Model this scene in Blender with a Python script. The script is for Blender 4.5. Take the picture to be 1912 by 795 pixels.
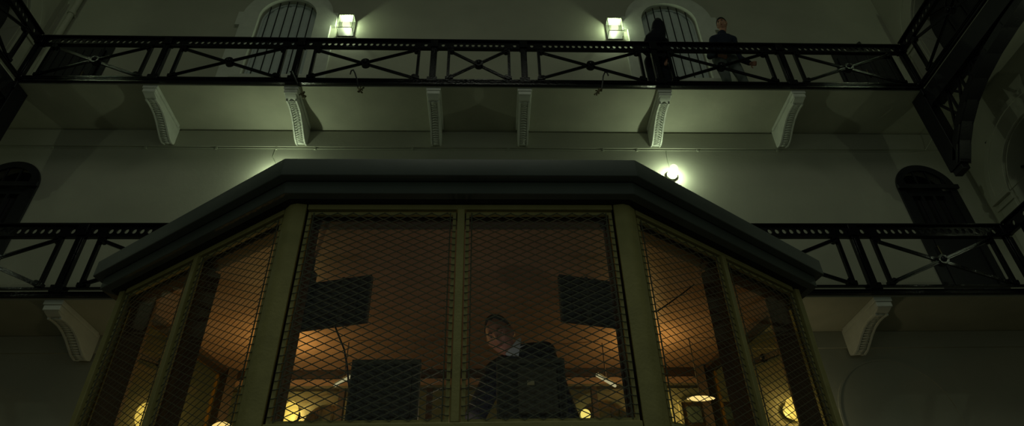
import bpy, bmesh, math, random
from mathutils import Vector, Matrix
from mathutils.geometry import tessellate_polygon
random.seed(4)
D=bpy.data; SC=bpy.context.scene; C=SC.collection
for o in list(D.objects): D.objects.remove(o)
R=math.radians

# ---------------- camera, world, exposure ----------------
YAW,PITCH,ROLL,FPX=2.6566,36.3439,-1.5055,1211.868
y_,p_,r_=R(YAW),R(PITCH),R(ROLL)
F=Vector((math.sin(y_)*math.cos(p_),math.cos(y_)*math.cos(p_),math.sin(p_)))
RT=Vector((math.cos(y_),-math.sin(y_),0)); UP=RT.cross(F)
R2=RT*math.cos(r_)+UP*math.sin(r_); U2=-RT*math.sin(r_)+UP*math.cos(r_)
cam=D.cameras.new('camera'); camo=D.objects.new('camera',cam); C.objects.link(camo)
cam.sensor_fit='HORIZONTAL'; cam.sensor_width=36; cam.lens=FPX*36/1912; cam.clip_start=.05
camo.matrix_world=Matrix(((R2.x,U2.x,-F.x,0),(R2.y,U2.y,-F.y,0),(R2.z,U2.z,-F.z,0),(0,0,0,1)))
SC.camera=camo
w=D.worlds.new('world'); SC.world=w; w.use_nodes=True
w.node_tree.nodes['Background'].inputs[0].default_value=(.66,.80,.62,1)
w.node_tree.nodes['Background'].inputs[1].default_value=.082
SC.view_settings.view_transform='Standard'; SC.view_settings.look='None'
SC.view_settings.exposure=0; SC.view_settings.gamma=1; SC.view_settings.use_curve_mapping=False

LGREEN=(.82,1,.66)      # cool gallery lamps
LWARM=(1,.86,.52)       # lamps of the ground floor
LORANGE=(1,.62,.18)     # lamps in the booth
P_BULB=7.5
P_SIDE=8
P_UP,P_MID,P_GND,P_DESK=16,19.5,3.2,3

# added fill light for the booth front, over the camera (out of the frame)
def fill_light(x,y,z,p,s,col=(.85,.9,.70)):
    l=D.lights.new('hall_fill_light','AREA'); l.shape='DISK'; l.size=s; l.energy=p; l.color=col
    o=D.objects.new('hall_fill_light',l); C.objects.link(o); o.location=(x,y,z)
    return o
fill_light(-.1,-.6,11.6,80,3.5)

# ---------------- materials ----------------
def mat(name,col,rough=.6,metal=0,bump=0,bscale=60,var=0,vscale=6,spec=.5,col2=None,coat=0):
    m=D.materials.new(name); m.use_nodes=True; n=m.node_tree.nodes; l=m.node_tree.links
    b=n['Principled BSDF']; b.inputs['Base Color'].default_value=(*col,1)
    b.inputs['Roughness'].default_value=rough; b.inputs['Metallic'].default_value=metal
    b.inputs['Specular IOR Level'].default_value=spec
    if coat: b.inputs['Coat Weight'].default_value=coat; b.inputs['Coat Roughness'].default_value=.12
    tc=n.new('ShaderNodeTexCoord')
    if var or col2:
        t=n.new('ShaderNodeTexNoise'); t.inputs['Scale'].default_value=vscale; t.inputs['Detail'].default_value=6
        l.new(tc.outputs['Object'],t.inputs['Vector'])
        cr=n.new('ShaderNodeValToRGB'); cr.color_ramp.elements[0].position=.35; cr.color_ramp.elements[1].position=.68
        c2=col2 if col2 else tuple(c*(1-var) for c in col)
        cr.color_ramp.elements[0].color=(*c2,1); cr.color_ramp.elements[1].color=(*col,1)
        l.new(t.outputs['Fac'],cr.inputs['Fac']); l.new(cr.outputs['Color'],b.inputs['Base Color'])
    if bump:
        t2=n.new('ShaderNodeTexNoise'); t2.inputs['Scale'].default_value=bscale; t2.inputs['Detail'].default_value=4
        l.new(tc.outputs['Object'],t2.inputs['Vector'])
        bp=n.new('ShaderNodeBump'); bp.inputs['Strength'].default_value=bump; bp.inputs['Distance'].default_value=.01
        l.new(t2.outputs['Fac'],bp.inputs['Height']); l.new(bp.outputs['Normal'],b.inputs['Normal'])
    return m
def glassmat(name,tint=(1,1,1),rough=.02,milky=0,ior=1.45):
    m=D.materials.new(name); m.use_nodes=True; n=m.node_tree.nodes; l=m.node_tree.links
    n.remove(n['Principled BSDF']); out=n['Material Output']
    t=n.new('ShaderNodeBsdfTransparent'); t.inputs[0].default_value=(*tint,1)
    g=n.new('ShaderNodeBsdfGlossy'); g.inputs['Roughness'].default_value=rough
    lw=n.new('ShaderNodeLayerWeight'); lw.inputs['Blend'].default_value=.5
    pw=n.new('ShaderNodeMath'); pw.operation='POWER'; pw.inputs[1].default_value=5; l.new(lw.outputs['Facing'],pw.inputs[0])
    f=n.new('ShaderNodeMath'); f.operation='MULTIPLY_ADD'; f.inputs[1].default_value=.95; f.inputs[2].default_value=.04; l.new(pw.outputs[0],f.inputs[0])
    mx=n.new('ShaderNodeMixShader'); l.new(f.outputs[0],mx.inputs[0]); l.new(t.outputs[0],mx.inputs[1]); l.new(g.outputs[0],mx.inputs[2])
    last=mx
    if milky:
        d=n.new('ShaderNodeBsdfTranslucent'); d.inputs[0].default_value=(.9,.92,.8,1)
        d2=n.new('ShaderNodeBsdfDiffuse'); d2.inputs[0].default_value=(.85,.9,.75,1)
        a=n.new('ShaderNodeMixShader'); a.inputs[0].default_value=.5; l.new(d.outputs[0],a.inputs[1]); l.new(d2.outputs[0],a.inputs[2])
        m2=n.new('ShaderNodeMixShader'); m2.inputs[0].default_value=milky; l.new(mx.outputs[0],m2.inputs[1]); l.new(a.outputs[0],m2.inputs[2]); last=m2
    l.new(last.outputs[0],out.inputs[0]); return m
def globemat(name,col,strength,through=.55):
    m=D.materials.new(name); m.use_nodes=True; n=m.node_tree.nodes; l=m.node_tree.links
    n.remove(n['Principled BSDF']); out=n['Material Output']
    t=n.new('ShaderNodeBsdfTransparent'); e=n.new('ShaderNodeEmission'); e.inputs[0].default_value=(*col,1); e.inputs[1].default_value=strength
    mx=n.new('ShaderNodeMixShader'); mx.inputs[0].default_value=1-through
    l.new(t.outputs[0],mx.inputs[1]); l.new(e.outputs[0],mx.inputs[2]); l.new(mx.outputs[0],out.inputs[0]); return m
M=dict(
 wall=mat('wall_paint',(.46,.46,.37),.75,bump=.12,bscale=25,var=.12,vscale=1.3,spec=.2),
 soffit=mat('soffit_paint',(.46,.46,.36),.8,bump=.1,bscale=18,var=.14,vscale=2.2,spec=.2),
 stone=mat('pale_stone_paint',(.66,.68,.60),.6,bump=.1,bscale=40,var=.08,vscale=9),
 floor=mat('hall_floor',(.16,.15,.13),.5,bump=.1,var=.3),
 iron=mat('black_iron',(.003,.0035,.006),.13,bump=.3,bscale=45,spec=.28),
 ironmat=mat('dull_black_iron',(.004,.004,.007),.45,bump=.2,spec=.4),
 fascia=mat('grey_fascia',(.11,.13,.115),.55,bump=.05,bscale=30,var=.18,vscale=3),
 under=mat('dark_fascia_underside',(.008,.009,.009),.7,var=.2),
 olive=mat('olive_paint',(.46,.41,.16),.5,bump=.2,bscale=70,var=.15,vscale=12),
 olivechip=None,
 wire=mat('mesh_wire',(.14,.145,.10),.6,spec=.3),
 ceil=mat('booth_ceiling_board',(.42,.28,.20),.45,var=.18,vscale=5,spec=.5),
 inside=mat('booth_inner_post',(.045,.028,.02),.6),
 dark=mat('dark_plastic',(.012,.013,.013),.5,bump=.05),
 grey=mat('grey_plastic',(.07,.072,.055),.6),
 screen=mat('screen_glass',(.01,.01,.012),.15),
 paper=mat('paper',(.6,.58,.4),.8),
 paperb=mat('blue_paper',(.2,.28,.3),.8),
 counter=mat('counter_wood',(.12,.07,.035),.5,var=.4,vscale=8),
 bwall=mat('booth_base_panel',(.12,.125,.06),.55,bump=.1),
 door=mat('dark_door_paint',(.012,.013,.016),.45,bump=.2,bscale=30),
 curtain=mat('grey_window_panel',(.62,.68,.66),.5,bump=.1,var=.08,vscale=14),
 lampmetal=mat('lamp_metal',(.35,.38,.3),.5,metal=.3),
 cable=mat('pale_cable',(.42,.44,.34),.6),
 cabled=mat('dark_cable',(.03,.03,.03),.6),
 suit=mat('navy_suit',(.010,.011,.018),.85,bump=.2,bscale=200,spec=.2),
 shirt=mat('white_shirt',(.75,.82,.80),.8),
 skin=mat('skin',(.42,.21,.14),.5,bump=.05,bscale=200),
 hair=mat('dark_hair',(.004,.003,.003),.6,bump=.6,bscale=180),
 sweater=mat('navy_sweater',(.018,.024,.040),.9,bump=.4,bscale=160,spec=.2),
 trousers=mat('grey_trousers',(.13,.15,.14),.9,bump=.2,bscale=150,spec=.2),
 black=mat('black_cloth',(.008,.009,.014),.9,bump=.2,bscale=150,spec=.2),
 shoe=mat('black_leather',(.01,.01,.01),.35),
 eye=mat('eye_white',(.35,.33,.3),.3),
 lip=mat('lip',(.30,.11,.09),.5),
 brass=mat('aged_brass',(.10,.085,.04),.45,metal=.6),
 glass=glassmat('window_glass',(.97,.97,.95)),
 amber=glassmat('amber_glass',(1,.88,.58)),
 lantern=glassmat('lantern_glass',(.98,1,.96),milky=.008),
 globe=globemat('cool_globe',(1,.97,.64),1.6),
 globew=globemat('warm_globe',(1,.90,.34),1.35),
 globeo=globemat('booth_lamp_globe',(1,.72,.22),1.6),
 glow=globemat('lit_screen',(.72,.72,1),.45,.0),
 tube=globemat('tube_light_glow',(.95,.85,.45),.45,.0),
)
# ---------------- mesh builder ----------------
class MB:
    def __init__(s): s.v=[]; s.f=[]; s.sm=[]
    def add(s,vs,fs,smooth=False,mx=None):
        b=len(s.v)
        for p in vs:
            p=Vector(p); s.v.append(mx@p if mx else p)
        for f in fs: s.f.append([b+i for i in f]); s.sm.append(smooth)
        return s
    def box(s,a,b,mx=None):
        x0,y0,z0=a; x1,y1,z1=b
        vs=[(x,y,z) for x in(x0,x1) for y in(y0,y1) for z in(z0,z1)]
        return s.add(vs,[(0,1,3,2),(4,6,7,5),(0,4,5,1),(2,3,7,6),(0,2,6,4),(1,5,7,3)],mx=mx)
    def beam(s,p,q,wd,th,up=(0,0,1),mx=None):
        p=Vector(p);q=Vector(q); d=(q-p).normalized(); u=Vector(up)
        a=d.cross(u)
        if a.length<1e-4: a=d.cross(Vector((0,1,0)))
        a.normalize(); b=a.cross(d)
        vs=[]
        for e in(p,q):
            for i,j in((-1,-1),(1,-1),(1,1),(-1,1)): vs.append(e+a*i*wd/2+b*j*th/2)
        return s.add(vs,[(0,3,2,1),(4,5,6,7),(0,1,5,4),(1,2,6,5),(2,3,7,6),(3,0,4,7)],mx=mx)
    def tube(s,path,r,n=10,mx=None,cap=True):
        P=[Vector(p) for p in path]; rs=r if isinstance(r,(list,tuple)) else [r]*len(P)
        vs=[];fs=[]; ref=Vector((.12,.31,.94))
        for i,p in enumerate(P):
            d=(P[min(i+1,len(P)-1)]-P[max(i-1,0)]).normalized()
            a=d.cross(ref)
            if a.length<.1: a=d.cross(Vector((1,0,0)))
            a.normalize(); b=d.cross(a)
            for k in range(n):
                t=2*math.pi*k/n; vs.append(p+(a*math.cos(t)+b*math.sin(t))*rs[i])
        for i in range(len(P)-1):
            for k in range(n): fs.append((i*n+k,i*n+(k+1)%n,(i+1)*n+(k+1)%n,(i+1)*n+k))
        if cap: fs+= [tuple(range(n)),tuple(range((len(P)-1)*n,len(P)*n))]
        return s.add(vs,fs,True,mx)
    def ell(s,c,r,mx=None,nu=20,nv=12,rot=None):
        c=Vector(c); r=r if isinstance(r,(list,tuple)) else (r,r,r)
        vs=[];fs=[]
        for j in range(1,nv):
            ph=math.pi*j/nv
            for i in range(nu):
                t=2*math.pi*i/nu
                p=Vector((r[0]*math.sin(ph)*math.cos(t),r[1]*math.sin(ph)*math.sin(t),r[2]*math.cos(ph)))
                vs.append(c+(rot@p if rot else p))
        top=len(vs); z=Vector((0,0,r[2])); z=rot@z if rot else z
        vs+= [c+z,c-z]
        for j in range(nv-2):
            for i in range(nu): fs.append((j*nu+i,j*nu+(i+1)%nu,(j+1)*nu+(i+1)%nu,(j+1)*nu+i))
        for i in range(nu):
            fs.append((top,(i+1)%nu,i)); fs.append((top+1,(nv-2)*nu+i,(nv-2)*nu+(i+1)%nu))
        return s.add(vs,fs,True,mx)
    def plate(s,outer,holes,fn,d0,d1,smooth=False):
        """outer/holes: 2D loops, fn(u,v,d)->3D"""
        loops=[outer]+list(holes)
        flat=[p for lp in loops for p in lp]
        tris=tessellate_polygon([[Vector((p[0],p[1],0)) for p in lp] for lp in loops])
        n=len(flat)
        vs=[fn(p[0],p[1],d0) for p in flat]+[fn(p[0],p[1],d1) for p in flat]
        fs=[tuple(t) for t in tris]+[tuple(n+i for i in reversed(t)) for t in tris]
        b=0
        for lp in loops:
            m=len(lp)
            for i in range(m):
                j=(i+1)%m; fs.append((b+i,b+j,n+b+j,n+b+i))
            b+=m
        return s.add(vs,fs,smooth)
    def cyl(s,p,q,r,n=16,mx=None): return s.tube([p,q],r,n,mx)
    def mesh(s,name):
        me=D.meshes.new(name); bm=bmesh.new(); vv=[bm.verts.new(p) for p in s.v]
        for f,sm in zip(s.f,s.sm):
            if len(set(f))<3: continue
            try: fc=bm.faces.new([vv[i] for i in f]); fc.smooth=sm
            except ValueError: pass
        bmesh.ops.recalc_face_normals(bm,faces=bm.faces)
        bm.to_mesh(me); bm.free()
        me.set_sharp_from_angle(angle=R(40)); return me
    def build(s,name,m,parent=None,bevel=0):
        me=s.mesh(name); me.materials.append(M[m] if isinstance(m,str) else m)
        o=D.objects.new(name,me); C.objects.link(o)
        if parent: o.parent=parent
        if bevel:
            b=o.modifiers.new('bevel','BEVEL'); b.width=bevel; b.segments=2; b.limit_method='ANGLE'
        return o
def tag(o,label=None,cat=None,group=None,kind=None):
    if label: o['label']=label
    if cat: o['category']=cat
    if group: o['group']=group
    if kind: o['kind']=kind
    return o
def empty(name,loc=(0,0,0),rz=0):
    o=D.objects.new(name,None); C.objects.link(o); o.location=loc; o.rotation_euler=(0,0,rz); o.empty_display_size=.1; return o
def kids(o): return [x for x in D.objects if x.parent==o]
def copy_tree(o,parent=None,mats=None):
    c=o.copy(); C.objects.link(c); c.parent=parent
    for ch in kids(o): copy_tree(ch,c)
    return c
def arc(cx,cz,r,a0,a1,n,rz=None):
    return [(cx+r*math.cos(a0+(a1-a0)*i/n),cz+(rz or r)*math.sin(a0+(a1-a0)*i/n)) for i in range(n+1)]
def archloop(cx,hw,z0,zs,n=20): # rect with round top
    return [(cx-hw,z0),(cx+hw,z0)]+arc(cx,zs,hw,0,math.pi,n)
FY=lambda u,v,d:(u,d,v)           # wall facing -Y : u=x v=z d=y
FX=lambda u,v,d:(d,u,v)           # wall facing x  : u=y v=z d=x
FZ=lambda u,v,d:(u,v,d)

# ---------------- hall shell ----------------
XC=-.13; WY=7.1; RY=6.2; XL,XR=-7.25,7.05; RXL,RXR=-6.36,6.17
ZF=-.35; ZTOP=12
ZG={'upper':6.732,'lower':3.432}
W1,W2=XC-3.29,XC+3.29
holes=[]
for cx in(W1,W2): holes.append(archloop(cx,.48,7.88,9.37))
LDL=(-6.91,-6.16); LDR=(5.90,6.65)
for a,b in(LDL,LDR): holes.append(archloop((a+b)/2,(b-a)/2,3.52,5.66))
UDL=(-6.99,-6.10); UDR=(5.86,6.75)
for a,b in(UDL,UDR): holes.append([(a,6.8),(b,6.8),(b,8.50),(a,8.50)])
GW=[(-1.72,.30),(1.28,.32)]
for cx,hw in GW: holes.append(archloop(cx,hw,1.5,2.30 if cx>0 else 2.30))
mb=MB(); mb.plate([(XL-.4,ZF),(XR+.4,ZF),(XR+.4,ZTOP),(XL-.4,ZTOP)],holes,FY,WY,WY+.4)
tag(mb.build('wall_back','wall'),kind='structure')
AY=(5.93,1.95)
for side,X,s in(('left',XL,-1),('right',XR,1)):
    hs=[]
    for zs in(5.25,8.50):
        for cy in AY: hs.append([(p[0],p[1]) for p in archloop(cy,.68,zs-1.5 if zs<6 else zs-1.5,zs)])
    mb=MB(); mb.plate([(-1.5,ZF),(WY,ZF),(WY,ZTOP),(-1.5,ZTOP)],hs,FX,X,X+.4*s)
    tag(mb.build('wall_'+side,'wall'),kind='structure')
tag(MB().box((XL-.4,-1.5,ZF-.2),(XR+.4,WY+.4,ZF)).build('floor','floor'),kind='structure')
tag(MB().box((XL-.4,-1.5,ZTOP),(XR+.4,WY+.4,ZTOP+.2)).build('ceiling','wall'),kind='structure')

# gallery walkways (U-shaped slabs)
for lv,z in ZG.items():
    mb=MB()
    mb.plate([(XL,-1.5),(RXL,-1.5),(RXL,RY+.02),(RXR,RY+.02),(RXR,-1.5),(XR,-1.5),(XR,WY),(XL,WY)],[],FZ,z,z+.06)
    tag(mb.build('gallery_walkway','soffit'),label='pale %s gallery walkway slab running round the hall'%lv,kind='structure')
# string course under each gallery
for i,(z,dz) in enumerate(((6.40,.30),(3.22,.21))):
    mb=MB().box((XL,WY-.025,z),(XR,WY,z+dz-.002))
    tag(mb.build('trim_%d'%(i+1),'wall'),kind='structure')

# upper barred windows with quoined surrounds
def barred_window(n,cx):
    e=MB().plate(archloop(cx,.478,7.885,9.37),[],FY,WY+.09,WY+.11).build('window_%d'%n,'curtain'); tag(e,kind='structure')
    # surround
    o=[(cx-.84,7.82),(cx+.84,7.82),(cx+.84,8.56),(cx+.76,8.56),(cx+.76,9.12),(cx+.84,9.12),(cx+.84,9.46),(cx+.76,9.46)]
    o+=arc(cx,9.37,.765,.12,math.pi-.12,28)
    o+=[(cx-.76,9.46),(cx-.84,9.46),(cx-.84,9.12),(cx-.76,9.12),(cx-.76,8.56),(cx-.84,8.56)]
    s=MB().plate(o,[archloop(cx,.482,7.90,9.37)],FY,WY-.06,WY-.001).build('window_surround','stone',e,.008)
    MB().box((cx-.62,WY-.12,7.76),(cx+.62,WY-.061,7.83)).build('window_sill','stone',e,.006)
    fr=MB().plate(archloop(cx,.478,7.885,9.37),[archloop(cx,.445,7.92,9.37)],FY,WY+.06,WY+.0795).build('window_frame','curtain',e)
    for k in range(6):
        x=cx+(-2.5+k)*.142; top=9.37+math.sqrt(.478**2-(x-cx)**2)
        MB().cyl((x,WY+.015,7.885),(x,WY+.015,top),.009,8).build('bar','ironmat',e)
    for k in range(7):
        x=cx+(-3+k)*.142+.0; top=9.37+math.sqrt(max(.47**2-(x-cx)**2,0))
        MB().box((x-.035,WY+.08,7.9),(x+.035,WY+.0895,top)).build('slat','curtain',e) if abs(x-cx)<.44 else None
barred_window(1,W1); barred_window(2,W2)

# doors
def rect_door(n,a,b,z0,z1,opening,hinge,pair=False):
    e=MB().plate([(a-.05,z0),(b+.05,z0),(b+.05,z1+.05),(a-.05,z1+.05)],[[(a+.04,z0+.01),(b-.04,z0+.01),(b-.04,z1-.05),(a+.04,z1-.05)]],FY,WY-.03,WY-.001).build('door_%d'%n,'door'); tag(e,kind='structure')
    MB().box((a,WY+.1,z0),(b,WY+.12,z1)).build('door_back','door',e)
    if pair:
        q_=MB().box(((a+b)/2+.003,WY-.025,z0+.02),(b-.045,WY+.02,z1-.055)); 
        for k in range(3): q_.box(((a+b)/2+.03+k*.12,WY-.0295,z0+.1),((a+b)/2+.12+k*.12,WY-.0255,z1-.12))
        q_.build('door_leaf','door',e)
    w_=(b-a-.08)/(2 if pair else 1); hx=a+.04 if hinge<0 else b-.04
    piv=MB(); 
    mx=Matrix.Translation((hx,WY-.02,0))@Matrix.Rotation(opening,4,'Z')
    s=1 if hinge<0 else -1
    x0,x1=sorted((0,s*w_))
    piv.box((x0,-.045,z0+.02),(x1,0,z1-.05),mx)
    nb=3 if pair else 6
    for k in range(nb):
        q0=x0+(x1-x0)*(k+.12)/nb; q1=x0+(x1-x0)*(k+.88)/nb
        piv.box((q0,-.058,z0+.1),(q1,-.0455,z1-.12),mx)
    lf=piv.build('door_leaf','door',e)
    h=MB(); hxx=s*(w_-.08); h.tube([(hxx,-.06,z0+.85),(hxx,-.1,z0+.85),(hxx,-.1,z0+1.0),(hxx,-.06,z0+1.0)],.009,8,mx); h.build('door_handle','brass',lf)
rect_door(1,*UDL,6.80,8.50,R(-3),-1)
rect_door(2,*UDR,6.80,8.50,R(-57),-1,True)
def arch_door(n,a,b,z0,zs):
    cx=(a+b)/2; hw=(b-a)/2
    e=MB().plate(archloop(cx,hw+.05,z0,zs),[archloop(cx,hw-.05,z0+.01,zs)],FY,WY-.035,WY-.001).build('door_%d'%n,'door'); tag(e,kind='structure')
    MB().plate(archloop(cx,hw,z0,zs),[],FY,WY+.14,WY+.16).build('fanlight_glass','screen',e)
    MB().box((a-.07,WY-.075,zs-.03),(b+.07,WY-.036,zs+.04)).build('transom','door',e,.005)
    for k in range(4):
        x=cx+(-1.5+k)*hw*.5; top=zs+math.sqrt(max((hw-.05)**2-(x-cx)**2,0))
        MB().box((x-.012,WY-.02,zs+.04),(x+.012,WY+.0,top)).build('fanlight_bar','door',e)
    lf=MB()
    lf.plate([(a+.05,z0+.01),(b-.05,z0+.01),(b-.05,zs-.03),(a+.05,zs-.03)],
        [[(a+.12+i*.17*((b-a)/.75),zs-.62),(a+.25+i*.17*((b-a)/.75),zs-.62),(a+.25+i*.17*((b-a)/.75),zs-.12),(a+.12+i*.17*((b-a)/.75),zs-.12)] for i in range(3)],FY,WY,WY+.045)
    lf.box((a+.12,WY-.014,z0+.15),(b-.12,WY-.001,zs-.8))
    l=lf.build('door_leaf','door',e)
    MB().box((a+.1,WY+.05,zs-.65),(b-.1,WY+.055,zs-.08)).build('door_glass','screen',l)
    MB().tube([(a+.1,WY-.01,z0+1),(a+.1,WY-.05,z0+1),(a+.1,WY-.05,z0+1.14),(a+.1,WY-.01,z0+1.14)],.009,8).build('door_handle','brass',l)
arch_door(3,*LDL,3.52,5.66); arch_door(4,*LDR,3.52,5.66)

# ground-floor arched windows seen through the booth
def small_arch(n,cx,hw,z0,zs,grid,m):
    e=MB().plate(archloop(cx,hw,z0,zs),[],FY,WY+.1,WY+.12).build('window_%d'%n,m); tag(e,kind='structure')
    MB().plate(archloop(cx,hw+.09,z0-.06,zs),[archloop(cx,hw-.01,z0+.01,zs)],FY,WY-.04,WY-.001).build('window_surround','stone',e)
    for k in range(grid):
        x=cx+(k-(grid-1)/2)*hw*2/(grid+.6)
        MB().box((x-.012,WY+.05,z0),(x+.012,WY+.099,zs+math.sqrt(max(hw*hw-(x-cx)**2,0)))).build('glazing_bar','grey',e)
    for k in range(3):
        z=zs-.35*k; MB().box((cx-hw,WY+.04,z-.012),(cx+hw,WY+.049,z+.012)).build('glazing_bar','grey',e)
M['greenpane']=mat('green_glass',(.22,.27,.12),.3)
small_arch(3,GW[0][0],GW[0][1],1.5,2.30,3,'curtain'); small_arch(4,GW[1][0],GW[1][1],1.5,2.30,2,'greenpane')
# blind arch moulding low on the right of the back wall (a round-topped recess outline)
mb=MB(); mb.plate(archloop(4.66,.70,1.2,2.38,36),[archloop(4.66,.675,1.21,2.38,36)],FY,WY-.008,WY-.001)
tag(mb.build('trim_3','wall'),kind='structure')

# side wall arched windows
n=5
for side,X,s in(('left',XL,-1),('right',XR,1)):
    for lv,zs in((0,5.25),(1,8.50)):
        for cy in AY:
            e=MB().plate(archloop(cy,.678,zs-1.5,zs),[],FX,X+.26*s,X+.29*s).build('window_%d'%n,'door'); tag(e,kind='structure'); n+=1
            o=archloop(cy,.98,zs-1.6,zs,28); MB().plate(o,[archloop(cy,.70,zs-1.5,zs,28)],FX,X-.05*s,X-.001*s).build('window_surround','wall',e,.006)
            MB().plate(archloop(cy,1.0,zs,zs,28),[archloop(cy,.93,zs+.001,zs,28)],FX,X-.07*s,X-.051*s).build('arch_moulding','wall',e)
            for sg in(-1,1):
                y0,y1=sorted((cy+sg*.68,cy+sg*1.02))
                MB().box((min(X-.1*s,X-.052*s),y0,zs-.02),(max(X-.1*s,X-.052*s),y1,zs+.05)).box((min(X-.075*s,X-.052*s),y0,zs-.12),(max(X-.075*s,X-.052*s),y1,zs-.08)).build('impost','wall',e,.004)
            for k in range(1,6):
                a=math.pi*k/6
                MB().beam((X+.2*s,cy+.2*math.cos(a),zs+.2*math.sin(a)),(X+.2*s,cy+.67*math.cos(a),zs+.67*math.sin(a)),.03,.03,(1,0,0)).build('glazing_bar','ironmat',e)
            MB().tube([(X+.2*s,cy+.22*math.cos(t),zs+.22*math.sin(t)) for t in [math.pi*i/16 for i in range(17)]],.018,6).build('glazing_bar','ironmat',e)
            for k in(-1,0,1): MB().beam((X+.2*s,cy+.3*k,zs-1.5),(X+.2*s,cy+.3*k,zs),.03,.03,(1,0,0)).build('glazing_bar','ironmat',e)

# ---------------- guard booth ----------------
def off(p): return (XC+p[0],p[1])
G=[(.815,2.58),(2.03,3.44),(1.80,4.60)]      # half plan of the glazing
GP=[(XC-p[0],p[1]) for p in reversed(G)]+[(XC+p[0],p[1]) for p in G]
def expand(poly,d):
    n=len(poly); out=[]
    A=sum(poly[i][0]*poly[(i+1)%n][1]-poly[(i+1)%n][0]*poly[i][1] for i in range(n))
    sg=1 if A>0 else -1
    for i in range(n):
        p0,p1,p2=Vector(poly[i-1]),Vector(poly[i]),Vector(poly[(i+1)%n])
        d1=(p1-p0).normalized(); d2=(p2-p1).normalized()
        n1=Vector((d1.y,-d1.x))*sg; n2=Vector((d2.y,-d2.x))*sg
        b=(n1+n2).normalized(); k=d/max(b.dot(n1),.2)
        out.append((p1.x+b.x*k,p1.y+b.y*k))
    return out
booth=empty('guard_booth',(0,0,0))
tag(booth,'faceted glazed guard booth with olive posts, wire mesh panes and grey roof fascia','guard booth')
ZS,ZH=.860,1.915
for nm,d,za,zb,m in(('roof_fascia',.15,2.017,2.12,'fascia'),('cornice',.10,1.944,2.0165,'fascia')):
    MB().plate(expand(GP,d),[expand(GP,d-.05)],FZ,za,zb).build(nm,m,booth,.004)
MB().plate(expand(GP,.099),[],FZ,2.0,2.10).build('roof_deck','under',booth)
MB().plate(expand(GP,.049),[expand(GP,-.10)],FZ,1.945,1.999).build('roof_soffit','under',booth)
def ceiling_part():
    mb=MB(); mb.plate(expand(GP,-.101),[],FZ,1.90,1.944)
    return mb.build('booth_ceiling','ceil',booth)
bc=ceiling_part()
# posts at plan corners, top rails, sills, mullions, glass, mesh
def seg_frame(a,b):
    a=Vector((a[0],a[1],0)); b=Vector((b[0],b[1],0)); d=(b-a).normalized(); n_=Vector((d.y,-d.x,0)); return a,b,d,n_
def on(a,d,n_,u,o,z): return a+d*u+n_*o+Vector((0,0,z))
faces=[(GP[1],GP[2]),(GP[2],GP[3]),(GP[3],GP[4])]
# corner posts (two splayed faces, deep inward web)
for i in range(6):
    p0,p1,p2=Vector(GP[i-1]),Vector(GP[i]),Vector(GP[(i+1)%6])
    d1=(p0-p1).normalized(); d2=(p2-p1).normalized()
    n1=Vector((-d1.y,d1.x)); 
    bis=-(d1+d2).normalized()
    wd=.064 if i in(2,3) else .045
    dep=.034 if i in(2,3) else .030
    # outer corner, along both faces, then the inner web
    o1=p1+bis*.022
    q=[p1+d1*wd+bis*.012, o1+d1*.018, o1+d2*.018, p1+d2*wd+bis*.012, p1+d2*(wd-.01)-bis*dep*.35, p1-bis*dep+d2*.02, p1-bis*dep+d1*.02, p1+d1*(wd-.01)-bis*dep*.35]
    MB().plate([(v.x,v.y) for v in q],[],FZ,ZF+.1,1.943).build('corner_post','olive' ,booth,.003)
    k_=.095 if i in(1,4) else .06; wb=[p1+d1*k_-bis*.0355,p1+d2*k_-bis*.0355,p1+d2*k_*.7-bis*.16,p1+d1*k_*.7-bis*.16]
    MB().plate([(v.x,v.y) for v in wb],[],FZ,ZS,1.899).build('inner_web','inside',booth)
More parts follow.
